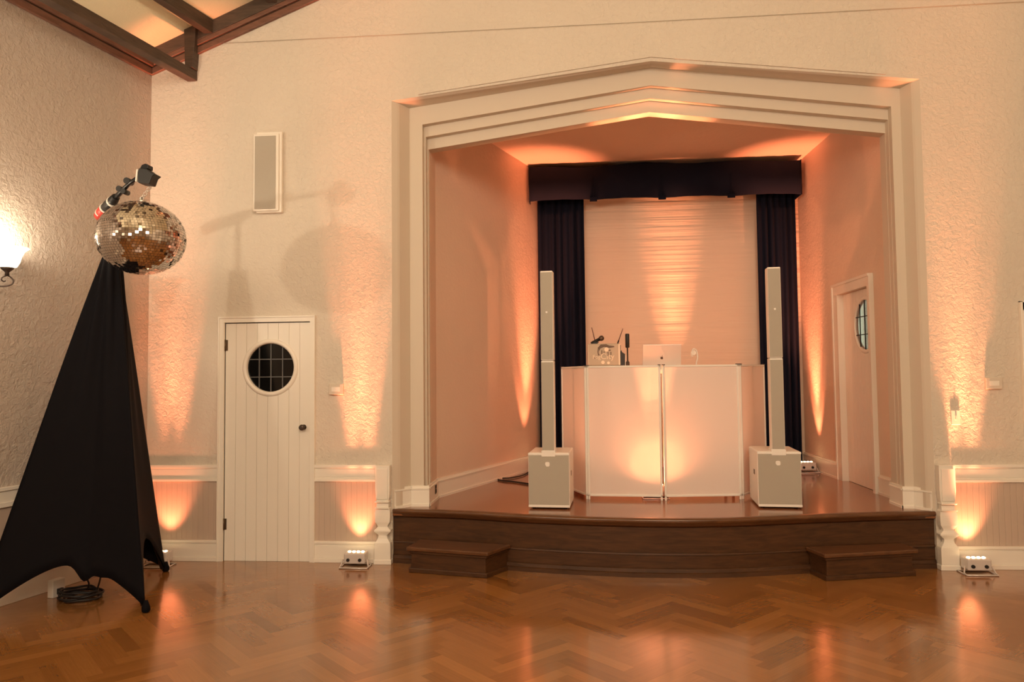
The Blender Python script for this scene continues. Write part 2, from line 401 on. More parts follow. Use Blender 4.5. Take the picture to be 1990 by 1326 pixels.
mb = MB(); sweep(mb, [(.07, .36), (.045, .36), (.045, .175), (.030, .172), (.028, .16), (.038, .155), (.038, .065), (.022, .06), (.018, .035), (.006, .03), (.004, .0), (.07, .0)], 0, False)
child(mb.build('riser', M['riser']), st)

def step(name, A, B, C, D, label):
    """A,B front corners, C,D where the sides meet the riser (ccw A,B,C,D)"""
    cx = (A[0]+B[0]+C[0]+D[0])/4; cy = (A[1]+B[1]+C[1]+D[1])/4
    e = empty(name, (cx, cy, 0)); tag(e, label, 'step', 'box steps at the stage front')
    def inset(d, back=0):
        P = [Vector(p) for p in (A, B, C, D)]; out = []
        f = (P[1]-P[0]).normalized(); nf = Vector((-f.y, f.x))
        out = [P[0]+nf*d+f*d, P[1]+nf*d-f*d, P[2]-f*d, P[3]+f*d]
        return [tuple(p) for p in out]
    mb = MB(); mb.prism(inset(.03), .0, .155); child(mb.build('body', M['riser'], bevel=.003), e)
    mb = MB(); mb.prism(inset(.0), .165, .195); child(mb.build('tread', M['nosing'], bevel=.008, seg=3), e)
    mb = MB(); mb.prism(inset(.016), .145, .166); mb.prism(inset(.014), .0, .035); child(mb.build('moulding', M['riser'], bevel=.004), e)
    return e
def yr(x): return ylip(x)+.028
step('box_step', (-1.30, -.30), (-.65, -.455), (-.50, yr(-.5)), (-1.25, yr(-1.25)), 'dark oak box step before the stage at the left')
step('box_step', (1.79, -.42), (2.52, -.235), (2.50, yr(2.5)), (1.73, yr(1.73)), 'dark oak box step before the stage at the right')

# ------------------------------------------------------------------ stage wall panelling
def dado(name_b, name_r, x0, x1, first=True):
    mb = MB()
    for (d, z0, z1) in ((.020, .765, .790), (.012, .755, .765), (.013, .69, .755), (.016, .675, .69), (.022, .655, .675)): mb.box(x0, x1, -d, .0, z0, z1)
    struct(mb.build(name_r, M['trimpaint'], bevel=.003), 'cream chair rail on the stage wall')
    mb = MB()
    for (d, z0, z1) in ((.022, .150, .172), (.014, .138, .150), (.016, .035, .138), (.026, 0, .035)): mb.box(x0, x1, -d, .0, z0, z1)
    struct(mb.build(name_b, M['trimpaint'], bevel=.003), 'cream baseboard below the stage wall')
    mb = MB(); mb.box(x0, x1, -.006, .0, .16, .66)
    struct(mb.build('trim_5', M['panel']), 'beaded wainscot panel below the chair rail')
dado('baseboard_front', 'trim_3', -3.57, -2.945); dado('baseboard_front', 'trim_3', -2.13, -1.61); dado('baseboard_front', 'trim_3', 2.893, RX)
# left wall rail and base
mb = MB()
for (d, z0, z1) in ((.026, .765, .79), (.015, .69, .765), (.024, .655, .69)): mb.box(.03, LL, 0, d, z0, z1, LT)
struct(mb.build('trim_4', M['trimpaint'], bevel=.003), 'cream chair rail along the side wall')
mb = MB()
for (d, z0, z1) in ((.022, .15, .172), (.016, .0, .15)): mb.box(.03, LL, 0, d, z0, z1, LT)
struct(mb.build('baseboard_left', M['trimpaint'], bevel=.003))
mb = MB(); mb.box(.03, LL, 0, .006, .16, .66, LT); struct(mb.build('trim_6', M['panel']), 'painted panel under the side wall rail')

# carved half posts flanking the stage
def post(cx, label):
    e = empty('baluster_post', (cx, -.035, 0)); tag(e, label, 'post', 'carved white posts beside the stage')
    q = math.sqrt(2)
    mb = MB(); prof = [(.072, 0), (.072, .035), (.066, .04), (.066, .155), (.064, .17), (.04, .205), (.034, .225), (.038, .235), (.068, .262), (.068, .272), (.040, .298), (.042, .31), (.06, .335), (.063, .37), (.063, .41), (.058, .445), (.05, .452), (.05, .49), (.055, .494), (.055, .502), (.050, .506), (.055, .53), (.06, .60), (.06, .79)]
    mb.lathe([(r*q, h) for r, h in prof], (0, 0, 0), 4, phase=PI/4, smooth=False, sy=.5)
    mb.build('shaft', M['trimpaint'], e, bevel=.003)
    mb = MB(); mb.box(-.045, .045, -.036, -.03, .52, .765); mb.box(-.058, .058, -.045, -.028, .495, .507); mb.box(-.058, .058, -.045, -.028, .445, .455)
    mb.build('face_moulding', M['trimpaint'], e, bevel=.002)
post(-1.548, 'carved white post left of the stage'); post(2.825, 'carved white post right of the stage')

# ------------------------------------------------------------------ doors
def plank_door(w, h, cx, cz, r, n=8):
    """slab in local coords: x 0..w, z 0..h, front at y=0, with a round hole"""
    mb = MB(); pw = w/n
    # front planks as separate boxes with v gaps, back board behind
    for i in range(n):
        mb.box(i*pw+.0015, (i+1)*pw-.0015, 0, .03, 0, h)
    mb.box(0, w, .006, .028, 0, h)
    o = mb.build('slab', M['trimpaint'])
    bm = bmesh.new(); bm.from_mesh(o.data); bm.free()
    cu = MB(); cu.lathe([(r, -.1), (r, .1)], (cx, 0, cz), 48, 'y', smooth=False); c = cu.build('cutter', M['trimpaint'])
    md = o.modifiers.new('hole', 'BOOLEAN'); md.object = c; md.operation = 'DIFFERENCE'; md.solver = 'EXACT'; md.use_self = True
    dg = bpy.context.evaluated_depsgraph_get(); dg.update()
    me = bpy.data.meshes.new_from_object(o.evaluated_get(dg)); o.modifiers.clear(); o.data = me
    bpy.data.objects.remove(c, do_unlink=True)
    return o
def porthole(parent, cx, cz, r, glass='glass_dark', lead='lead', out=1.0, py=.018):
    mb = MB(); k = 48
    prof = [(r-.004, .03), (r-.004, -.002), (r+.002, -.012), (r+.012, -.016), (r+.026, -.014), (r+.034, -.004), (r+.036, .003)]
    prof = [(a_, b_*out if b_ < 0 else b_) for a_, b_ in prof]
    base = len(mb.v)
    for rr, y in prof:
        for j in range(k):
            a = 2*PI*j/k; mb.v.append((cx+rr*math.cos(a), y, cz+rr*math.sin(a)))
    for i in range(len(prof)-1):
        for j in range(k):
            j2 = (j+1) % k; mb.f.append((base+i*k+j, base+i*k+j2, base+(i+1)*k+j2, base+(i+1)*k+j)); mb.sm.append(True)
    w = mb.build('window_ring', M['trimpaint'], parent)
    mb = MB(); mb.lathe([(r, py), (r, py+.004)], (cx, 0, cz), 48, 'y', smooth=False); mb.build('pane', M[glass], w)
    mb = MB()
    for t in (-.49, 0, .49):
        x = t*r; hh = math.sqrt(r*r-x*x)-.004; mb.box(cx+x-.004, cx+x+.004, py-.008, py+.001, cz-hh, cz+hh)
    for t in (-.38, .34):
        z = t*r; hh = math.sqrt(r*r-z*z)-.004; mb.box(cx-hh, cx+hh, py-.006, py, cz+z-.004, cz+z+.004)
    mb.build('lead_bars', M[lead], w)
    return w
# left door
d1 = empty('door_1', (DX0, 0, 0)); struct(d1, 'white plank door with dark round leaded window')
sl = plank_door(DX1-DX0-.006, DZ-.008, .388, 1.598-.004, .205); sl.parent = d1; sl.location = (.003, .004, .001)
porthole(sl, .388, 1.594, .205)
mb = MB()
DW = DX1-DX0
for x0, x1, z0, z1 in ((-.038, .0, 0, DZ), (DW, DW+.032, 0, DZ), (-.038, DW+.032, DZ, 2.012)):
    mb.box(x0, x1, -.020, .03, z0, z1)
for x0, x1, z0, z1 in ((-.049, -.038, 0, 2.012), (DW+.032, DW+.043, 0, 2.012), (-.049, DW+.043, 2.012, 2.024)): mb.box(x0, x1, -.028, .0, z0, z1)
mb.build('door_frame', M['trimpaint'], d1)
mb = MB(); mb.lathe([(.022, .0), (.022, -.005), (.009, -.008), (.009, -.03), (.02, -.036), (.025, -.048), (.022, -.06), (.012, -.066)], (.677, .0, 1.098), 20, 'y'); mb.build('door_knob', M['bronze'], sl)
for z in (1.785, .30):
    mb = MB(); mb.box(-.006, .02, -.006, .003, z-.045, z+.045); mb.tube([(.0, -.008, z-.047), (.0, -.008, z+.047)], .006, 8); mb.build('hinge', M['brass'], sl)
mb = MB(); mb.box(DX0, DX1, .09, .12, 0, DZ); b_ = mb.build('backing', M['black']); child(b_, d1)

# right alcove door: slab plane x = 2.70 ; local x -> -Y world
d2 = empty('door_2', (2.712, 1.655, ZS)); d2.rotation_euler = (0, 0, -PI/2); struct(d2, 'white plank door with oval-looking round window in the alcove')
# local x runs towards -Y (towards the viewer), local -y is towards -X (into the alcove)
sl2 = plank_door(.75, 1.85, .528, 1.515, .235, 9); sl2.parent = d2; sl2.location = (0, 0, .003)
w2 = porthole(sl2, .528, 1.515, .235, glass='clear', lead='black', out=.6, py=.004)
mb = MB()
for x0, x1, z0, z1, y1 in ((-.115, -.002, 0, 1.856, .03), (.752, .80, 0, 1.856, .03), (-.115, .80, 1.856, 1.94, .03)): mb.box(x0, x1, -.062, y1, z0, z1)
for x0, x1, z0, z1 in ((-.145, -.115, 0, 1.94), (-.145, .80, 1.94, 1.965)): mb.box(x0, x1, -.072, -.02, z0, z1)
mb.build('door_frame', M['trimpaint'], d2)
# space beyond the alcove door: dark passage with a lit pane
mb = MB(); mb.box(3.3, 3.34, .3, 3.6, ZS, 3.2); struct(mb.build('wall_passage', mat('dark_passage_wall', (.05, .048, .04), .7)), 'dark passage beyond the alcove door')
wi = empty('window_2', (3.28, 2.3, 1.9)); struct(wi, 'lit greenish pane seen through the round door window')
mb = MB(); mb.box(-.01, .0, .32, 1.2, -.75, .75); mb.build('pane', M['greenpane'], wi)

# right edge window on the stage wall
w1 = empty('window_1', (3.43, 0, .80)); struct(w1, 'cream framed window at the right end of the stage wall')
mb = MB()
for x0, x1, z0, z1 in ((0, .07, 0, 1.235), (.87, .94, 0, 1.235), (0, .94, 1.165, 1.235), (0, .94, 0, .03)): mb.box(x0, x1, -.03, .1, z0, z1)
for x0, x1, z0, z1 in ((-.004, .012, 0, 1.24), (-.004, .944, 1.228, 1.24)): mb.box(x0, x1, -.036, .0, z0, z1)
mb.build('frame', M['trimpaint'], w1, bevel=.003)
mb = MB(); mb.box(.07, .87, .05, .06, .03, 1.165); mb.build('pane', M['glass_dark'], w1)

# ------------------------------------------------------------------ roof timbers
LD = Vector((-.2001, -.9798, 0))
def timber(p, L, w, h, label, name='ceiling_beam', m='beam', group='ceiling beams'):
    """p: lower right front end on the stage wall; runs parallel to the left wall"""
    e = empty(name, p); tag(e, label, 'beam', group)
    nx = Vector((LD.y, -LD.x, 0))      # pointing towards -X
    nx = nx if nx.x < 0 else -nx
    mb = MB(); T_ = Matrix(((LD.x, nx.x, 0, 0), (LD.y, nx.y, 0, 0), (0, 0, 1, 0), (0, 0, 0, 1)))
    mb.box(0.002, L, 0, w, 0, h, T_); o = mb.build('timber', M[m], e, bevel=.004); return e
def solo(p, L, w, h, label, group='ceiling beams'):
    nx = Vector((LD.y, -LD.x, 0)); nx = nx if nx.x < 0 else -nx
    T_ = Matrix(((LD.x, nx.x, 0, 0), (LD.y, nx.y, 0, 0), (0, 0, 1, 0), (0, 0, 0, 1)))
    mb = MB(); mb.box(.004, L, 0, w, 0, h, T_); o = mb.build('ceiling_beam', M['beam'], bevel=.004); o.location = p
    return tag(o, label, 'beam', group)
solo((-3.168, 0, 4.055), 8.5, .088, .085, 'lowest dark timber hanging beside the left eave')
solo((-3.003, 0, 4.445), 8.5, .075, .15, 'dark purlin over the post near the left corner')
solo((-2.44, 0, 4.68), 8.5, .075, .15, 'upper dark purlin at the top edge of the picture')
solo((-1.7, 0, 4.99), 8.5, .075, .15, 'dark purlin high up near the roof ridge')
mb = MB(); mb.prism_y([(-3.235, 4.14), (-3.165, 4.14), (-3.14, 4.55), (-3.25, 4.50)], -.09, -.004)
tag(mb.build('hanger_post', M['beam'], bevel=.004), 'short dark post hanging from the raked beam to lowest timber', 'post')
# raked beam on the stage wall: stack of profiles following the slope .394
def rake(z0, z1, d, name, m, x1=.6, lean=.0, parent=None):
    sl_ = .40; mb = MB(); x0 = -3.575
    mb.prism_y([(x0, 4.118+z0), (x1, 4.118+z0+(x1-x0)*sl_), (x1, 4.118+z1+(x1-x0)*sl_), (x0, 4.118+z1)], -d, -.001)
    return mb.build(name, M[m], parent, bevel=.003)
rb = empty('raked_beam', (-3.4, -.05, 4.2)); tag(rb, 'dark brown sloping beam with mouldings along top of the stage wall', 'beam')
for a in ((.0, .055, .03, 'lower_moulding', 'trimwood'), (.055, .065, .022, 'fillet', 'beam'), (.065, .105, .045, 'upper_moulding', 'trimwood'), (.105, .27, .05, 'face_board', 'beam')):
    child(rake(*a), rb)
eb = empty('eave_moulding', (-3.6, -.5, 4.15)); tag(eb, 'dark brown eave moulding along top of the left wall', 'moulding')
for z0, z1, d, nm, m_ in ((4.118, 4.172, .03, 'lower_moulding', 'trimwood'), (4.172, 4.184, .022, 'fillet', 'beam'), (4.184, 4.225, .05, 'upper_moulding', 'trimwood'), (4.225, 4.35, .06, 'face_board', 'trimwood')):
    mb = MB(); mb.box(.03, LL-.1, .001, d, z0, z1, LT); child(mb.build(nm, M[m_], bevel=.003), eb)
# thin wire across the gable
mb = MB(); mb.tube([(-2.95, -.012, 4.372), (.5, -.012, 4.378), (4.8, -.012, 4.398)], .002, 6); tag(mb.build('wire', M['grille']), 'thin wire stretched across the upper stage wall', 'wire')

# ------------------------------------------------------------------ fittings on the walls
e = empty('wall_speaker', (-2.53, 0, 3.23)); tag(e, 'narrow white wall panel speaker above the left door', 'speaker')
mb = MB(); mb.box(-.095, .125, -.045, 0, -.34, .345); mb.build('mounting_box', M['trimpaint'], e, bevel=.006)
mb = MB(); mb.box(-.115, .105, -.062, -.045, -.33, .325); mb.build('bezel', M['trimpaint'], e, bevel=.012, seg=3)
mb = MB(); mb.box(-.1, .08, -.068, -.062, -.312, .305); mb.build('grille', M['grille'], e, bevel=.003)
def small_box(name, x, z, w, h, d, label, cat, mm='plaster'):
    e = empty(name, (x, 0, z)); tag(e, label, cat)
    mb = MB(); mb.box(-w/2, w/2, -d, 0, -h/2, h/2); mb.build('housing', M[mm], e, bevel=.005)
    mb = MB(); mb.box(-w*.3, w*.3, -d-.002, -d, -h*.2, h*.2); mb.build('dial', M['trimpaint'], e, bevel=.001)
    return e
small_box('thermostat', -1.945, 1.41, .12, .09, .03, 'small white thermostat box right of the left door', 'thermostat')
small_box('thermostat', 3.215, 1.41, .12, .09, .025, 'small white thermostat box left of the right window', 'thermostat')
e = empty('light_switch', (2.93, 0, 1.15)); tag(e, 'light switch plate on the wall right of the stage', 'switch')
mb = MB(); mb.box(-.033, .033, -.012, 0, -.055, .055); mb.build('plate', M['white_plastic'], e, bevel=.003)
mb = MB(); mb.box(-.006, .006, -.024, -.012, -.012, .012); mb.build('toggle', M['white_plastic'], e)
e = empty('outlet', (-1.222, .42, .535)); tag(e, 'dark outlet on the left alcove baseboard', 'outlet')
mb = MB(); mb.box(.019, .024, -.028, .028, -.045, .045); mb.build('plate', M['brass'], e, bevel=.002)
mb = MB(); mb.box(.024, .027, -.015, .015, -.034, -.006); mb.box(.024, .027, -.015, .015, .006, .034); mb.build('socket', M['black'], e)

# sconce on the left wall
sc_s = 1.392
sp = LT @ Vector((sc_s, .13, 0))
e = empty('wall_sconce', (sp.x, sp.y, 2.245)); tag(e, 'lit white glass bell sconce with scrolled bracket on left wall', 'sconce')
prof = [(.03, .01), (.055, .018), (.072, .05), (.082, .09), (.098, .125), (.125, .145), (.122, .147), (.095, .128), (.078, .09), (.066, .05), (.05, .024), (.028, .016)]
mb = MB(); mb.lathe(prof, (0, 0, 0), 32); mb.build('glass_shade', M['shade_glass'], e)
mb = MB(); mb.lathe([(.014, -.04), (.012, -.02), (.02, -.012), (.036, .002), (.042, .012), (.03, .014)], (0, 0, 0), 20); mb.build('cup', M['bronze'], e)
inw = (LT.to_3x3() @ Vector((0, -1, 0)))
alo = (LT.to_3x3() @ Vector((-1, 0, 0)))
pts = []
def P3(a, b, z): q = alo*a + inw*b; return (q.x, q.y, z)
for t in range(0, 15):
    a = math.radians(200 - t*28); r = .012+.0024*t
    pts.append(P3(r*math.cos(a)*.7-.0, -r*math.cos(a)*.5, -.075+r*math.sin(a)*.9))
arm = [P3(0, 0, -.038), P3(.018, -.010, -.05), P3(.03, -.02, -.072), P3(.024, -.012, -.098), P3(.0, .02, -.112), P3(-.03, .06, -.108), P3(-.03, .10, -.09), P3(-.03, .125, -.08)]
arm = catmull(arm, 5)
mb = MB(); mb.tube(arm, .005, 8); mb.tube(catmull([P3(0, 0, -.04), P3(-.02, .01, -.052), P3(-.028, .014, -.07), P3(-.016, .008, -.082), P3(-.006, .003, -.076)], 5), .0045, 8); mb.build('scroll_arm', M['bronze'], e)
mb = MB(); T_ = Matrix(((alo.x, inw.x, 0, 0), (alo.y, inw.y, 0, 0), (0, 0, 1, 0), (0, 0, 0, 1))); mb.box(-.075, .015, .118, .128, -.15, -.01, T_); mb.build('backplate', M['bronze'], e, bevel=.004)
l = bpy.data.lights.new('sconce_bulb', 'POINT'); l.energy = 11; l.color = (1, .83, .60); l.shadow_soft_size = .05
lo = bpy.data.objects.new('sconce_bulb', l); COL.objects.link(lo); lo.parent = e; lo.location = (0, 0, .17)
sc2 = copy_tree(e); q_ = LT @ Vector((4.1, .13, 2.27)); sc2.location = q_; tag(sc2, 'lit bell sconce further back along the left wall')
for c_ in sc2.children:
    if c_.type == 'LIGHT': c_.data = c_.data.copy(); c_.data.energy = 130

# ------------------------------------------------------------------ stage curtains
def curtain(x0, x1, y, z0, z1, n, amp, label, seed=0):
    rnd = random.Random(seed); mb = MB(); nx = n*10; nz = 14
    ph = [rnd.uniform(-.5, .5) for _ in range(n+2)]
    idx = {}
    for j in range(nz+1):
        z = z0+(z1-z0)*j/nz
        for i in range(nx+1):
            u = i/nx; f = u*n; k = int(f)
            w = math.sin(2*PI*f + ph[min(k, n)]*.8*(1-j/nz))
            mb.v.append((x0+(x1-x0)*u, y - amp*(.65+.35*math.sin(k*2.1+seed))*w*(1-.35*j/nz), z))
    for j in range(nz):
        for i in range(nx):
            a = j*(nx+1)+i; mb.f.append((a, a+1, a+nx+2, a+nx+1)); mb.sm.append(True)
    o = mb.build('stage_curtain', M['navy']); md = o.modifiers.new('thick', 'SOLIDIFY'); md.thickness = .006
    return tag(o, label, 'curtain', 'navy side curtains')
curtain(-.385, .155, 2.68, ZS+.01, 3.62, 7, .045, 'navy pleated curtain hanging left of the DJ booth', 3)
curtain(2.14, 2.575, 2.68, ZS+.01, 3.62, 6, .045, 'navy pleated curtain hanging right of the DJ booth', 5)
# valance: box pleated, returns at both ends
e = empty('valance', (1.05, 2.5, 3.5)); tag(e, 'dark navy box-pleated valance across top of the stage', 'valance')
mb = MB(); xs = [-.475, .262, 1.04, 1.81, 2.59]; VY = 2.46
def vz(x): return 3.525 - .022*math.sin(PI*((x+.475)/3.065))**2*0 - .0075*(x+.475)/3.065
k = 64; base = len(mb.v)
rows = [(0, 0), (.5, -.004), (1, 0)]
for i in range(k+1):
    x = -.475+3.065*i/k
    sag = .018*math.sin(PI*((i % 16)/16)) if i % 16 else 0
    y = VY + (.006*math.sin(i*1.3))
    zt = 3.905 + .012*math.sin(i*.27+1) + .02*math.exp(-((i-31)/9)**2)
    mb.v += [(x, y, vz(x)-.008+sag*.8), (x, y-.01, 3.72), (x, y, zt), (x, y+.30, zt+.012)]
for i in range(k):
    for j in range(3):
        a = base+i*4+j; mb.f.append((a, a+4, a+5, a+1)); mb.sm.append(True)
for i, s_ in ((0, 1), (k, 1)):
    x = mb.v[base+i*4][0]; mb.poly([(x, VY, 3.51), (x, VY+.33, 3.51), (x, VY+.33, 3.915), (x, VY, 3.905)])
child(mb.build('front_panel', M['navy']), e); e.children[0].modifiers.new('thick', 'SOLIDIFY').thickness = .008
for x in xs[1:4]:
    mb = MB(); mb.box(x-.042, x+.042, VY-.016, VY+.006, vz(x)-.028, vz(x)+.02); mb.box(x-.004, x+.004, VY-.017, VY-.008, vz(x), 3.78); child(mb.build('pleat_tab', M['navy'], bevel=.003), e)

# ------------------------------------------------------------------ column loudspeakers
def emblem(mb, cx, y, cz, r):
    # rounded square emblem with a cut corner
    k = 24; pts = []
    for i in range(k):
        a = 2*PI*i/k; c, s_ = math.cos(a), math.sin(a); rr = r/((abs(c)**4+abs(s_)**4)**.25)
        if math.radians(200) < a < math.radians(235): rr *= .82
        pts.append((cx+rr*c, cz+rr*s_))
    mb.prism_y(pts, y-.004, y)
def column_speaker(loc, rz, label):
    e = empty('column_loudspeaker', loc, rz); tag(e, label, 'loudspeaker', 'white column loudspeakers')
    w, d, h = .335, .46, .452
    mb = MB(); mb.box(-w/2, w/2, 0, d, .012, h); cab = mb.build('subwoofer_cabinet', M['white'], e, bevel=.012, seg=3)
    mb = MB(); mb.box(-w/2+.006, w/2-.006, -.004, .004, .035, h-.022); mb.build('subwoofer_grille', M['grille'], e, bevel=.002)
    for z0, z1 in ((.014, .034), (h-.022, h-.002)):
        mb = MB(); mb.box(-w/2, w/2, -.006, .002, z0, z1); mb.build('lip', M['white'], cab, bevel=.004)
    mb = MB(); emblem(mb, -.01, -.004, .36, .018); mb.build('emblem', M['white'], e)
    for s_ in (-1, 1):
        mb = MB(); mb.box(s_*w/2-.002, s_*w/2+.0015, .14, .20, .25, .29); mb.build('handle_recess', M['brass'], cab, bevel=.001)
        for yy in (.05, d-.05):
            mb = MB(); mb.lathe([(.014, 0), (.016, .013)], (s_*(w/2-.04), yy, 0), 12); mb.build('rubber_foot', M['black'], cab)
    mb = MB(); mb.box(-.058, .054, -.008, .13, h-.032, h+.018); mb.build('column_socket', M['white'], e, bevel=.004)
    cx = -.002
    for nm, z0, z1 in (('lower_column', h+.012, 1.195), ('upper_column', 1.198, 1.93)):
        mb = MB(); mb.box(cx-.05, cx+.052, .0, .115, z0, z1); c = mb.build(nm, M['white'], e, bevel=.006)
        mb = MB(); mb.box(cx-.047, cx+.047, -.004, .002, z0+.008, z1-.012); mb.build('grille', M['grille'], c, bevel=.0015)
        if nm == 'upper_column':
            mb = MB(); emblem(mb, cx, -.004, 1.59, .008); mb.build('emblem', M['white'], c)
    return e
column_speaker((-.205, .03, ZS), math.radians(-4), 'white column loudspeaker on stage left of the DJ booth')
column_speaker((1.625, .095, ZS), math.radians(-5), 'white column loudspeaker on stage right of the DJ booth')

# ------------------------------------------------------------------ DJ facade
F = [(-.105, 1.07), (.11, .51), (.757, .465), (1.43, .54), (1.765, 1.05)]
e = empty('dj_facade', (.66, .7, ZS)); tag(e, 'white four-panel fabric DJ facade on the stage', 'facade')
ZB, ZT = ZS+.03, 1.585
for i in range(4):
    T_, L = frame_T(F[i], F[i+1]); g = .008 if i else .003
    mb = MB(); t = .018
    for x0, x1, z0, z1 in ((g, g+t, ZB, ZT), (L-g-t, L-g, ZB, ZT), (g, L-g, ZB, ZB+t), (g, L-g, ZT-t, ZT)): mb.box(x0, x1, -.010, .012, z0, z1, T_)
    for x in (g+.009, L-g-.009): mb.box(x-.008, x+.008, -.008, .010, ZS, ZB, T_)
    fr = child(mb.build('panel_frame', M['white'], bevel=.003), e)
    mb = MB(); n_ = 12; W0, W1 = g+t-.004, L-g-t+.004
    mb.box(W0, W1, -.003, -.001, ZB+t-.004, ZT-t+.004, T_)
    child(mb.build('fabric_panel', M['scrim']), e)
    for x in (g+.01, L-g-.01):
        mb = MB(); mb.box(x-.012, x+.012, -.013, .014, ZT, ZT+.006, T_) ; child(mb.build('end_cap', M['bronze']), e)
# table inside the booth
e = empty('folding_table', (.72, .95, ZS)); tag(e, 'folding table standing behind the white DJ facade', 'table')
TZ = 1.545
mb = MB(); mb.box(.05, 1.47, .72, 1.14, TZ-.03, TZ); child(mb.build('tabletop', M['white_plastic'], bevel=.005), e)
for x in (.1, 1.4):
    for y in (.76, 1.10):
        mb = MB(); mb.tube([(x, y, ZS), (x, y, TZ-.03)], .012, 8); child(mb.build('leg', M['silver']), e)

# things on the table
e = empty('printed_case', (.285, .79, TZ)); tag(e, 'pale equipment case printed with cable car artwork on the booth table', 'case')
mb = MB(); mb.box(-.145, .145, -.0, .22, .045, .245); cs = mb.build('case_body', M['print_sky'], e, bevel=.006)
mb = MB(); mb.box(-.152, .152, -.01, .23, .0, .045); mb.build('base_tray', M['gold'], e, bevel=.004)
for x0, x1 in ((.13, .145), (-.145, -.14)):
    mb = MB(); mb.box(x0, x1, -.004, .0, .05, .24); mb.build('edge_strip', M['print_light'], cs)
mb = MB()
mb.prism_y([(-.05, .215), (-.03, .238), (.02, .24), (.045, .228), (.09, .222), (.095, .212), (.05, .205), (.0, .215), (-.035, .2), (-.045, .175)], -.0030, -.0005)
mb.prism_y([(-.055, .215), (-.048, .21), (-.05, .16), (-.04, .14), (-.055, .138), (-.06, .17)], -.0030, -.0005)
for x, z, w, h in ((-.02, .165, .008, .04), (.0, .16, .006, .035), (.035, .15, .008, .04), (.062, .155, .008, .03), (.045, .185, .03, .01), (-.08, .115, .02, .006), (.02, .185, .012, .02)): mb.box(x-w/2, x+w/2, -.0030, -.0005, z-h/2, z+h/2)
mb.build('artwork', M['print_dark'], cs)
mb = MB(); mb.lathe([(.02, -.0045), (.02, -.003)], (.022, 0, .192), 16, 'y', smooth=False); mb.lathe([(.016, -.0045), (.016, -.003)], (-.012, 0, .075), 12, 'y', smooth=False); mb.lathe([(.013, -.0045), (.013, -.003)], (.038, 0, .07), 12, 'y', smooth=False); mb.build('artwork_light', M['print_light'], cs)
def text(s, size, loc, parent, m, name='lettering', ext=.001):
    c = bpy.data.curves.new(name, 'FONT'); c.body = s; c.size = size; c.extrude = ext; c.align_x = 'CENTER'
    o = bpy.data.objects.new(name, c); COL.objects.link(o); o.rotation_euler = (PI/2, 0, 0); o.location = loc; o.parent = parent
    c.materials.append(m)
    dg = bpy.context.evaluated_depsgraph_get(); me = bpy.data.meshes.new_from_object(o.evaluated_get(dg)); me.materials.clear(); me.materials.append(m)
    o2 = bpy.data.objects.new(name, me); COL.objects.link(o2); o2.parent = parent; o2.location = loc; o2.rotation_euler = (PI/2, 0, 0)
    bpy.data.objects.remove(o, do_unlink=True); return o2
text('Fog', .05, (-.068, -.0045, .108), cs, M['print_light']); text('City', .074, (.03, -.0045, .105), cs, M['print_light'])
def antenna(x0, z0, x1, z1, y, label):
    e = empty('antenna', (x0, y, z0)); tag(e, label, 'antenna', 'receiver antennas behind the case')
    v = Vector((x1-x0, 0, z1-z0)); mb = MB(); mb.tube([(0, 0, 0), v*.28], .0065, 8); mb.build('base_joint', M['black'], e)
    mb = MB(); mb.tube([v*.26, v], [.0042, .003], 8); mb.build('whip', mat('brown_antenna', (.12, .04, .025), .5), e)
# wireless receiver box carrying the antennas (mostly hidden behind the case)
e = empty('microphone_receiver', (.30, 1.02, TZ)); tag(e, 'black wireless receiver behind the printed case', 'receiver')
mb = MB(); mb.box(-.15, .15, 0, .08, 0, .24); mb.build('housing', M['black'], e, bevel=.004)
antenna(.222, TZ+.24, .182, 1.955, 1.03, 'slim brown antenna leaning left above the printed case')
antenna(.418, TZ+.24, .474, 1.94, 1.03, 'slim brown antenna leaning right above the printed case')
e = empty('microphone', (.225, .86, TZ+.259)); tag(e, 'black handheld microphone lying on top of the case', 'microphone')
a = Vector((-.055, 0, -.006)); b_ = Vector((.055, 0, .046)); d_ = (b_-a).normalized()
mb = MB(); mb.tube([a, b_-d_*.035], [.012, .016], 12); mb.build('handle', M['black'], e)
mb = MB(); mb.tube([b_-d_*.036, b_-d_*.028, b_-d_*.012, b_+d_*.002, b_+d_*.008], [.017, .023, .025, .02, .008], 14); mb.build('grille_head', mat('mic_mesh', (.12, .09, .07), .4, .7), e)
mb = MB(); mb.prism_y([(-.075, -.015), (.0, -.013), (.02, .006), (-.02, .006)], -.012, .012); mb.build('clip', M['black'], e, bevel=.002)
e = empty('phone_cradle', (.45, .80, TZ)); tag(e, 'black upright device beside the printed case', 'device')
mb = MB(); mb.prism_y([(-.022, 0), (.022, 0), (.024, .15), (.0, .165), (-.008, .185), (-.024, .16)], 0, .035); mb.build('body', M['black'], e, bevel=.003)
mb = MB(); mb.box(.025, .033, .0, .02, .03, .14); mb.build('clear_edge', M['white_plastic'], e, bevel=.002)
e = empty('pole_microphone', (.497, .80, TZ)); tag(e, 'black cylindrical microphone upright on thin stem', 'microphone')
mb = MB(); mb.lathe([(.016, 0), (.016, .075), (.007, .085), (.0065, .21)], (0, 0, 0), 14); mb.build('stem', mat('brown_black_stem', (.05, .03, .02), .4), e)
mb = MB(); mb.lathe([(.015, .205), (.019, .212), (.019, .325), (.016, .333)], (0, 0, 0), 18); mb.build('head', M['black'], e)
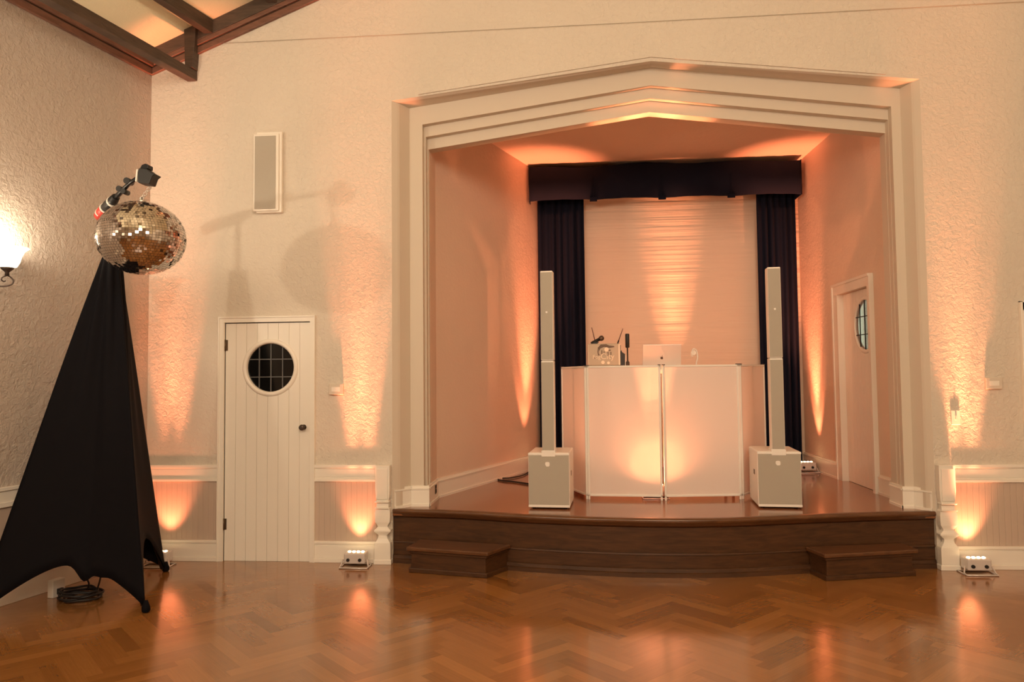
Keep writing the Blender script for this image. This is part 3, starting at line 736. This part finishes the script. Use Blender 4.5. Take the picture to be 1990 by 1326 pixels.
# laptop seen from its lid
e = empty('laptop', (.822, .93, TZ)); tag(e, 'silver laptop with open lid facing the hall on booth table', 'laptop')
mb = MB(); mb.box(-.178, .178, .05, .28, .0, .014); mb.build('keyboard_base', M['laptop'], e, bevel=.004)
th = math.radians(16)
T_ = Matrix.Translation((0, .05, .012)) @ Matrix.Rotation(th, 4, 'X')
mb = MB(); mb.box(-.176, .176, -.0, .006, 0, .232, T_); lid = mb.build('lid', M['laptop'], e, bevel=.003)
mb = MB(); pts = []
for i in range(28):   # bitten fruit emblem
    a = 2*PI*i/28; r = .0135*(1-.10*math.cos(2*a)*0 - .16*max(0, math.cos(a-PI/2))**8 - .12*max(0, math.cos(a+PI/2))**8)
    if abs(((a+PI) % (2*PI))-PI-.12) < .42: r *= .72
    pts.append((r*math.cos(a), r*math.sin(a)))
def logo(pts):
    base = len(mb.v); k = len(pts)
    for yy in (-.0012, .0005):
        for x, z in pts: mb.v.append(tuple(T_ @ Vector((x, yy, z+.104))))
    mb.f.append(tuple(base+i for i in range(k))); mb.sm.append(False); mb.f.append(tuple(base+k+i for i in reversed(range(k)))); mb.sm.append(False)
    for i in range(k): j = (i+1) % k; mb.f.append((base+i, base+j, base+k+j, base+k+i)); mb.sm.append(False)
logo(pts); logo([(.0, .0145), (.006, .017), (.0065, .0235), (.001, .021)])
mb.build('emblem', M['bronze'], lid)
# headphones on small stand
e = empty('headphones', (1.112, .92, TZ)); tag(e, 'white headphones propped upright beside the laptop', 'headphones')
mb = MB(); mb.tube(catmull([(-.018, 0, .12), (-.024, 0, .155), (-.008, 0, .19), (.014, .0, .185), (.026, 0, .16), (.03, 0, .11), (.02, 0, .07), (.014, 0, .02), (.014, 0, .0)], 5), .0075, 8); mb.build('band', M['white_plastic'], e)
mb = MB(); mb.lathe([(.022, -.012), (.026, -.004), (.024, .01), (.014, .014)], (-.006, 0, .155), 16, 'y'); mb.build('ear_cup', M['white_plastic'], e)
mb = MB(); mb.lathe([(.035, 0), (.035, .006), (.01, .01)], (.014, 0, 0), 18); mb.build('foot', M['white_plastic'], e)

# ------------------------------------------------------------------ uplights
def spot(parent, loc, aim, energy, size, blend, color, r=.03):
    l = bpy.data.lights.new('uplight_beam', 'SPOT'); l.energy = energy; l.color = color; l.spot_size = math.radians(size); l.spot_blend = blend; l.shadow_soft_size = r
    o = bpy.data.objects.new('uplight_beam', l); COL.objects.link(o); o.parent = parent; o.location = loc
    o.rotation_euler = Vector(aim).to_track_quat('-Z', 'Y').to_euler(); return o
def make_uplight():
    e = empty('uplight', (0, 0, 0)); 
    mb = MB(); mb.prism([(-.085, -.055), (.085, -.055), (.085, .055), (-.085, .055)], .03, .115)
    body = mb.build('housing', M['chrome_body'], e, bevel=.01, seg=3)
    for x in (-.05, .045):
        mb = MB(); mb.lathe([(.012, -.066), (.014, -.055)], (x, 0, .062), 12, 'y'); mb.build('knob', M['black'], body)
    for x in (-.054, -.018, .018, .054):
        mb = MB(); mb.lathe([(.014, .114), (.012, .120), (.006, .123)], (x, 0, 0), 14); mb.build('lens', M['lens'], e)
    mb = MB()
    mb.tube([(-.095, -.03, .06), (-.112, -.05, .012), (-.112, -.085, .006), (.112, -.085, .006), (.112, -.05, .012), (.095, -.03, .06)], .006, 8)
    mb.tube([(-.112, -.05, .006), (-.112, .05, .006), (.112, .05, .006), (.112, -.05, .006)], .006, 8)
    mb.build('bracket', M['chrome_body'], e)
    return e
OR = (1.0, .26, .115); OR2 = (1.0, .30, .13)
# each fixture: (location, turn, label, beams) ; beam = (aim, energy, cone, blend)
def near(k, t=.42): return ((0, t, 1), 34*k, 66, .9)
def pair(ax, ay, en, cone, bl=.7): return [((ax-.01, ay, 1), en/2, cone, bl, -.055), ((ax+.01, ay, 1), en/2, cone, bl, .055)]
ups = [((-1.745, -.125, 0), 0, 'glowing orange uplight on the floor by the left post', OR, pair(0, .045, 1250, 14) + [near(.7)]),
       ((2.975, -.13, 0), 0, 'glowing orange uplight on the floor by the right post', OR2, pair(0, .045, 1250, 15) + [near(.9)]),
       ((-3.36, -.17, 0), 0, 'uplight on the floor hidden behind the black tripod cover', OR, pair(-.0, .06, 900, 15) + [near(.9)]),
       ((2.50, 2.30, ZS), .1, 'uplight at the foot of the right curtain in the alcove', OR, [((.02, .08, 1), 900, 30, .9), ((.15, .05, 1), 90, 40, .6)]),
       ((-.36, 2.28, ZS), -.2, 'uplight behind the left loudspeaker in the alcove', OR, [((-.02, .08, 1), 900, 30, .9), ((-.15, .05, 1), 90, 40, .6)]),
       ((.70, .60, ZS), 0, 'uplight behind the fabric of the DJ facade', OR2, [((x_, -.118, 1), 1000, 12, .8) for x_ in (-.085, 0, .085)] + [((0, -.48, 1), 24, 74, 1), ((0, -.1, 1), 100, 165, 1)]),
       ((1.17, 2.50, ZS), 0, 'uplight at the foot of the alcove back wall', OR2, pair(0, .10, 1300, 16, .9))]
proto = make_uplight()
for i, (loc, rz, lab, colr, beams) in enumerate(ups):
    u = proto if i == 0 else copy_tree(proto)
    u.location = loc; u.rotation_euler = (0, 0, rz); tag(u, lab, 'uplight', 'battery uplights')
UPS = [o for o in COL.objects if o.type == 'EMPTY' and o.get('category') == 'uplight']
for u, (loc, rz, lab, colr, beams) in zip(sorted(UPS, key=lambda o: [k[2] for k in ups].index(o['label'])), ups):
    for q in beams: spot(u, (q[4] if len(q) > 4 else 0, 0, .135), q[0], q[1], q[2], q[3], colr)

# ------------------------------------------------------------------ cables
mb = MB(); mb.tube(catmull([(-.52, 2.52, ZS+.1), (-.56, 2.45, ZS+.05), (-.63, 2.2, ZS+.012), (-.72, 1.95, ZS+.01), (-.80, 1.72, ZS+.01), (-.72, 1.58, ZS+.01), (-.60, 1.50, ZS+.01), (-.45, 1.36, ZS+.01), (-.30, 1.2, ZS+.01), (-.15, .9, ZS+.01), (-.17, .56, ZS+.02)], 6), .009, 8)
mb.tube(catmull([(-.78, 1.76, ZS+.01), (-.66, 1.8, ZS+.01), (-.55, 2.0, ZS+.01), (-.5, 2.3, ZS+.01)], 6), .007, 8)
tag(mb.build('cable', M['cord']), 'black cable lying along the left alcove baseboard', 'cable')
mb = MB(); pts = []
for i in range(120):
    a = 2*PI*i/24; r = .115+.018*math.sin(i*.37)+.006*math.cos(i*1.1); pts.append((-3.40+r*math.cos(a)*1.05, -1.07+r*math.sin(a)*.95, .008+.011*(i/24)+.003*math.sin(i)))
mb.tube(pts, .008, 6)
mb.tube(catmull([(-3.40, -1.0, .05), (-3.38, -1.02, .10), (-3.42, -1.05, .2), (-3.44, -1.08, .3)], 6), .006, 6)
mb.tube(catmull([(-3.30, -1.05, .05), (-3.26, -1.08, .12), (-3.22, -1.1, .25)], 6), .006, 6)
tag(mb.build('coiled_cable', M['cord']), 'coiled black cable on floor under the black tripod cover', 'cable')

# ------------------------------------------------------------------ tripod with stretch cover
A_, B_, C_ = Vector((-3.75, -1.60, 0)), Vector((-2.775, -1.33, 0)), Vector((-3.205, -.345, 0))
cen = Vector((-3.23, -1.08, 0)); apex = Vector((-3.198, -1.08, 2.42))
e = empty('tripod_cover', (cen.x, cen.y, 0)); tag(e, 'black stretch fabric cover over a tall tripod stand', 'stand')
tips = [A_, B_, C_]; K = 40; NV = 30; mb = MB(); base = len(mb.v)
arch = {0: (.30, .24), 1: (.36, .26), 2: (.30, .22)}
for k in range(3*K):
    s_, t = divmod(k, K); t /= K; P, Q = tips[s_], tips[(s_+1) % 3]
    h, pull = arch[s_]
    q = min(t, 1-t)*2
    f = q**.62*(1.0)         # sharp points at the feet
    f = math.sin(PI/2*min(1, q))**.75
    p = P.lerp(Q, t); p = p.lerp(cen, pull*f*.9); z = h*f
    if s_ == 0: z -= .10*math.exp(-((t-.60)/.07)**2) + .03*math.exp(-((t-.72)/.05)**2)
    if q < .05: z = max(z*.8, 0)
    p = Vector((p.x, p.y, z+.012))
    an = None
    d = (P.lerp(Q, t)-cen); d.z = 0; dn = d.normalized(); top = Vector((apex.x, apex.y, apex.z)) + dn*.05
    for v_ in range(NV+1):
        u = v_/NV; w = top.lerp(p, u)
        fold = .010*math.sin(k*2*PI/K*3.0+1.0)*math.sin(PI*min(1, u*1.2))*(1-u)**1.2*1.8
        # the cloth bridges the legs: keep faces flat-ish, pull slightly inwards between
        inn = .10*f*math.sin(PI*u)**.8*u
        w = w + dn*fold - dn*inn*.35
        mb.v.append(tuple(w))
KK = 3*K
for k in range(KK):
    for v_ in range(NV):
        a = base+k*(NV+1)+v_; b2 = base+((k+1) % KK)*(NV+1)+v_; mb.f.append((a, a+1, b2+1, b2)); mb.sm.append(True)
o = mb.build('stretch_cover', M['black_fabric']); child(o, e); md = o.modifiers.new('thick', 'SOLIDIFY'); md.thickness = .004
for p in tips:
    mb = MB(); mb.lathe([(.018, 0), (.026, .01), (.026, .035), (.016, .06), (.012, .075)], (p.x, p.y, 0), 14); child(mb.build('foot_pocket', M['black_fabric']), e)
for p in tips:
    d = (p-cen)*.93; mb = MB(); mb.tube([(cen.x+d.x, cen.y+d.y, .035), (apex.x, apex.y, 1.2)], .012, 8); child(mb.build('leg', M['black_metal']), e)
mb = MB(); mb.tube([(apex.x, apex.y, .35), (apex.x, apex.y, 2.745)], .017, 12); child(mb.build('pole', M['black_metal']), e)
# boom arm
e = empty('boom_arm', (-3.12, -1.1, 2.74)); tag(e, 'black boom arm with red tape clamped on the tripod above mirror ball', 'arm')
Q0, Q1 = Vector((-3.375, -.972, 2.705)), Vector((-2.80, -1.395, 2.852))
def Q(t, dz=0): p = Q0.lerp(Q1, t); return (p.x, p.y, p.z+dz)
mb = MB(); mb.tube([Q(.2), Q(.5, .012), Q(.72, .02), Q(.97)], [.016, .018, .014, .013], 10); child(mb.build('boom', M['black_metal']), e)
mb = MB(); mb.tube([Q(-.02, -.02), Q(.06, -.005), Q(.13, .0)], .036, 14); child(mb.build('red_grip', M['red']), e)
for a, b_ in ((.02, .035), (.13, .15), (.30, .325)):
    mb = MB(); mb.tube([Q(a, -.008 if a < .1 else 0), Q(b_, -.006 if a < .1 else 0)], .0385, 14); child(mb.build('white_band', M['white_plastic']), e)
mb = MB(); mb.tube([Q(.14), Q(.22), Q(.31), Q(.40, .01)], [.033, .037, .036, .026], 12); child(mb.build('clamp', M['black']), e)
for t, dz, r in ((.52, .03, .02), (.70, .035, .022), (.62, -.015, .018)):
    q = Vector(Q(t, dz)); mb = MB(); mb.tube([q-Vector((.0, .03, 0)), q+Vector((0, .03, 0))], r, 10); child(mb.build('knob', M['black']), e)
# rotator motor at the end of the arm
e = empty('ball_motor', (-2.745, -1.42, 2.822)); tag(e, 'black mirror ball motor hanging at the end of the boom', 'motor'); e.rotation_euler = (0, math.radians(6), 0)
mb = MB(); mb.prism_y([(-.045, .05), (-.05, .02), (-.04, -.048), (.035, -.05), (.048, .0), (.068, .018), (.03, .034), (.005, .05)], -.04, .04); mb.build('housing', M['black'], e, bevel=.005)
mb = MB(); mb.box(-.06, -.05, -.042, .042, -.04, .04); mb.build('white_band', M['white_plastic'], e)
mb = MB(); mb.prism_y([(-.045, .052), (.01, .052), (.008, .078), (-.012, .085), (-.035, .074)], -.03, .03); mb.build('hook_plate', M['black_metal'], e, bevel=.004)
# mirror ball
BR = .269; BC = Vector((-2.785, -1.42, 2.424))
e = empty('mirror_ball', tuple(BC)); tag(e, 'large silver mirror ball hanging beside the black covered stand', 'mirror ball')
mb = MB(); SZ = .885; rnd = random.Random(3); NR = 44
for i in range(NR):
    t0 = PI*i/NR; t1 = PI*(i+1)/NR; tm = (t0+t1)/2; n_ = max(6, int(2*PI*math.sin(tm)/(PI/NR)))
    for j in range(n_):
        p0 = 2*PI*(j+.04)/n_; p1 = 2*PI*(j+.96)/n_; g = .04*(t1-t0)
        def P(t, p): return Vector((math.sin(t)*math.cos(p), math.sin(t)*math.sin(p), math.cos(t)))
        c = P(tm, (p0+p1)/2); ti = Vector((rnd.gauss(0, .06), rnd.gauss(0, .06), rnd.gauss(0, .06)))
        nn = (c+ti).normalized(); q = [P(t0+g, p0), P(t1-g, p0), P(t1-g, p1), P(t0+g, p1)]
        q = [x - nn*((x-c).dot(nn)) for x in q]
        mb.poly([(x.x*BR, x.y*BR, x.z*BR*SZ) for x in q])
mb.build('mirror_tiles', M['mirror'], e)
mb = MB(); prof = [(BR*.988*math.sin(PI*i/24)+.0005, -BR*.988*SZ*math.cos(PI*i/24)) for i in range(25)]; mb.lathe(prof, (0, 0, 0), 48); mb.build('core', mat('dark_ball_core', (.05, .04, .035), .4), e)
mb = MB(); mb.lathe([(.03, 0), (.03, .012), (.008, .02), (.006, .035)], (0, 0, BR*SZ-.004), 16); mb.build('cap', M['silver'], e)
mb = MB()
for i in range(6):
    z = BR*SZ+.025+i*.017; k2 = i % 2
    pts = [(.012*math.cos(a)*(1-k2), .012*math.cos(a)*k2, z+.012*math.sin(a)) for a in [2*PI*j/10 for j in range(11)]]
    mb.tube([(p[0]+.028*i/6, p[1]+.06*i/6, p[2]) for p in pts], .0028, 6)
mb.build('chain', M['silver'], e)
# power strip by the side wall under the cover
e = empty('power_adapter', (-3.62, -1.02, 0)); tag(e, 'white power adapter with dark plug on floor by left baseboard', 'adapter')
T_ = LT.to_3x3().to_4x4()
mb = MB(); mb.box(-.05, .05, -.02, .03, 0, .12, T_); mb.build('body', M['white_plastic'], e, bevel=.005)
mb = MB(); mb.box(-.02, .02, .03, .05, .02, .06, T_); mb.build('plug', M['black'], e, bevel=.003)

bpy.data.objects.remove(bpy.data.objects['cutter'], do_unlink=True) if 'cutter' in bpy.data.objects else None
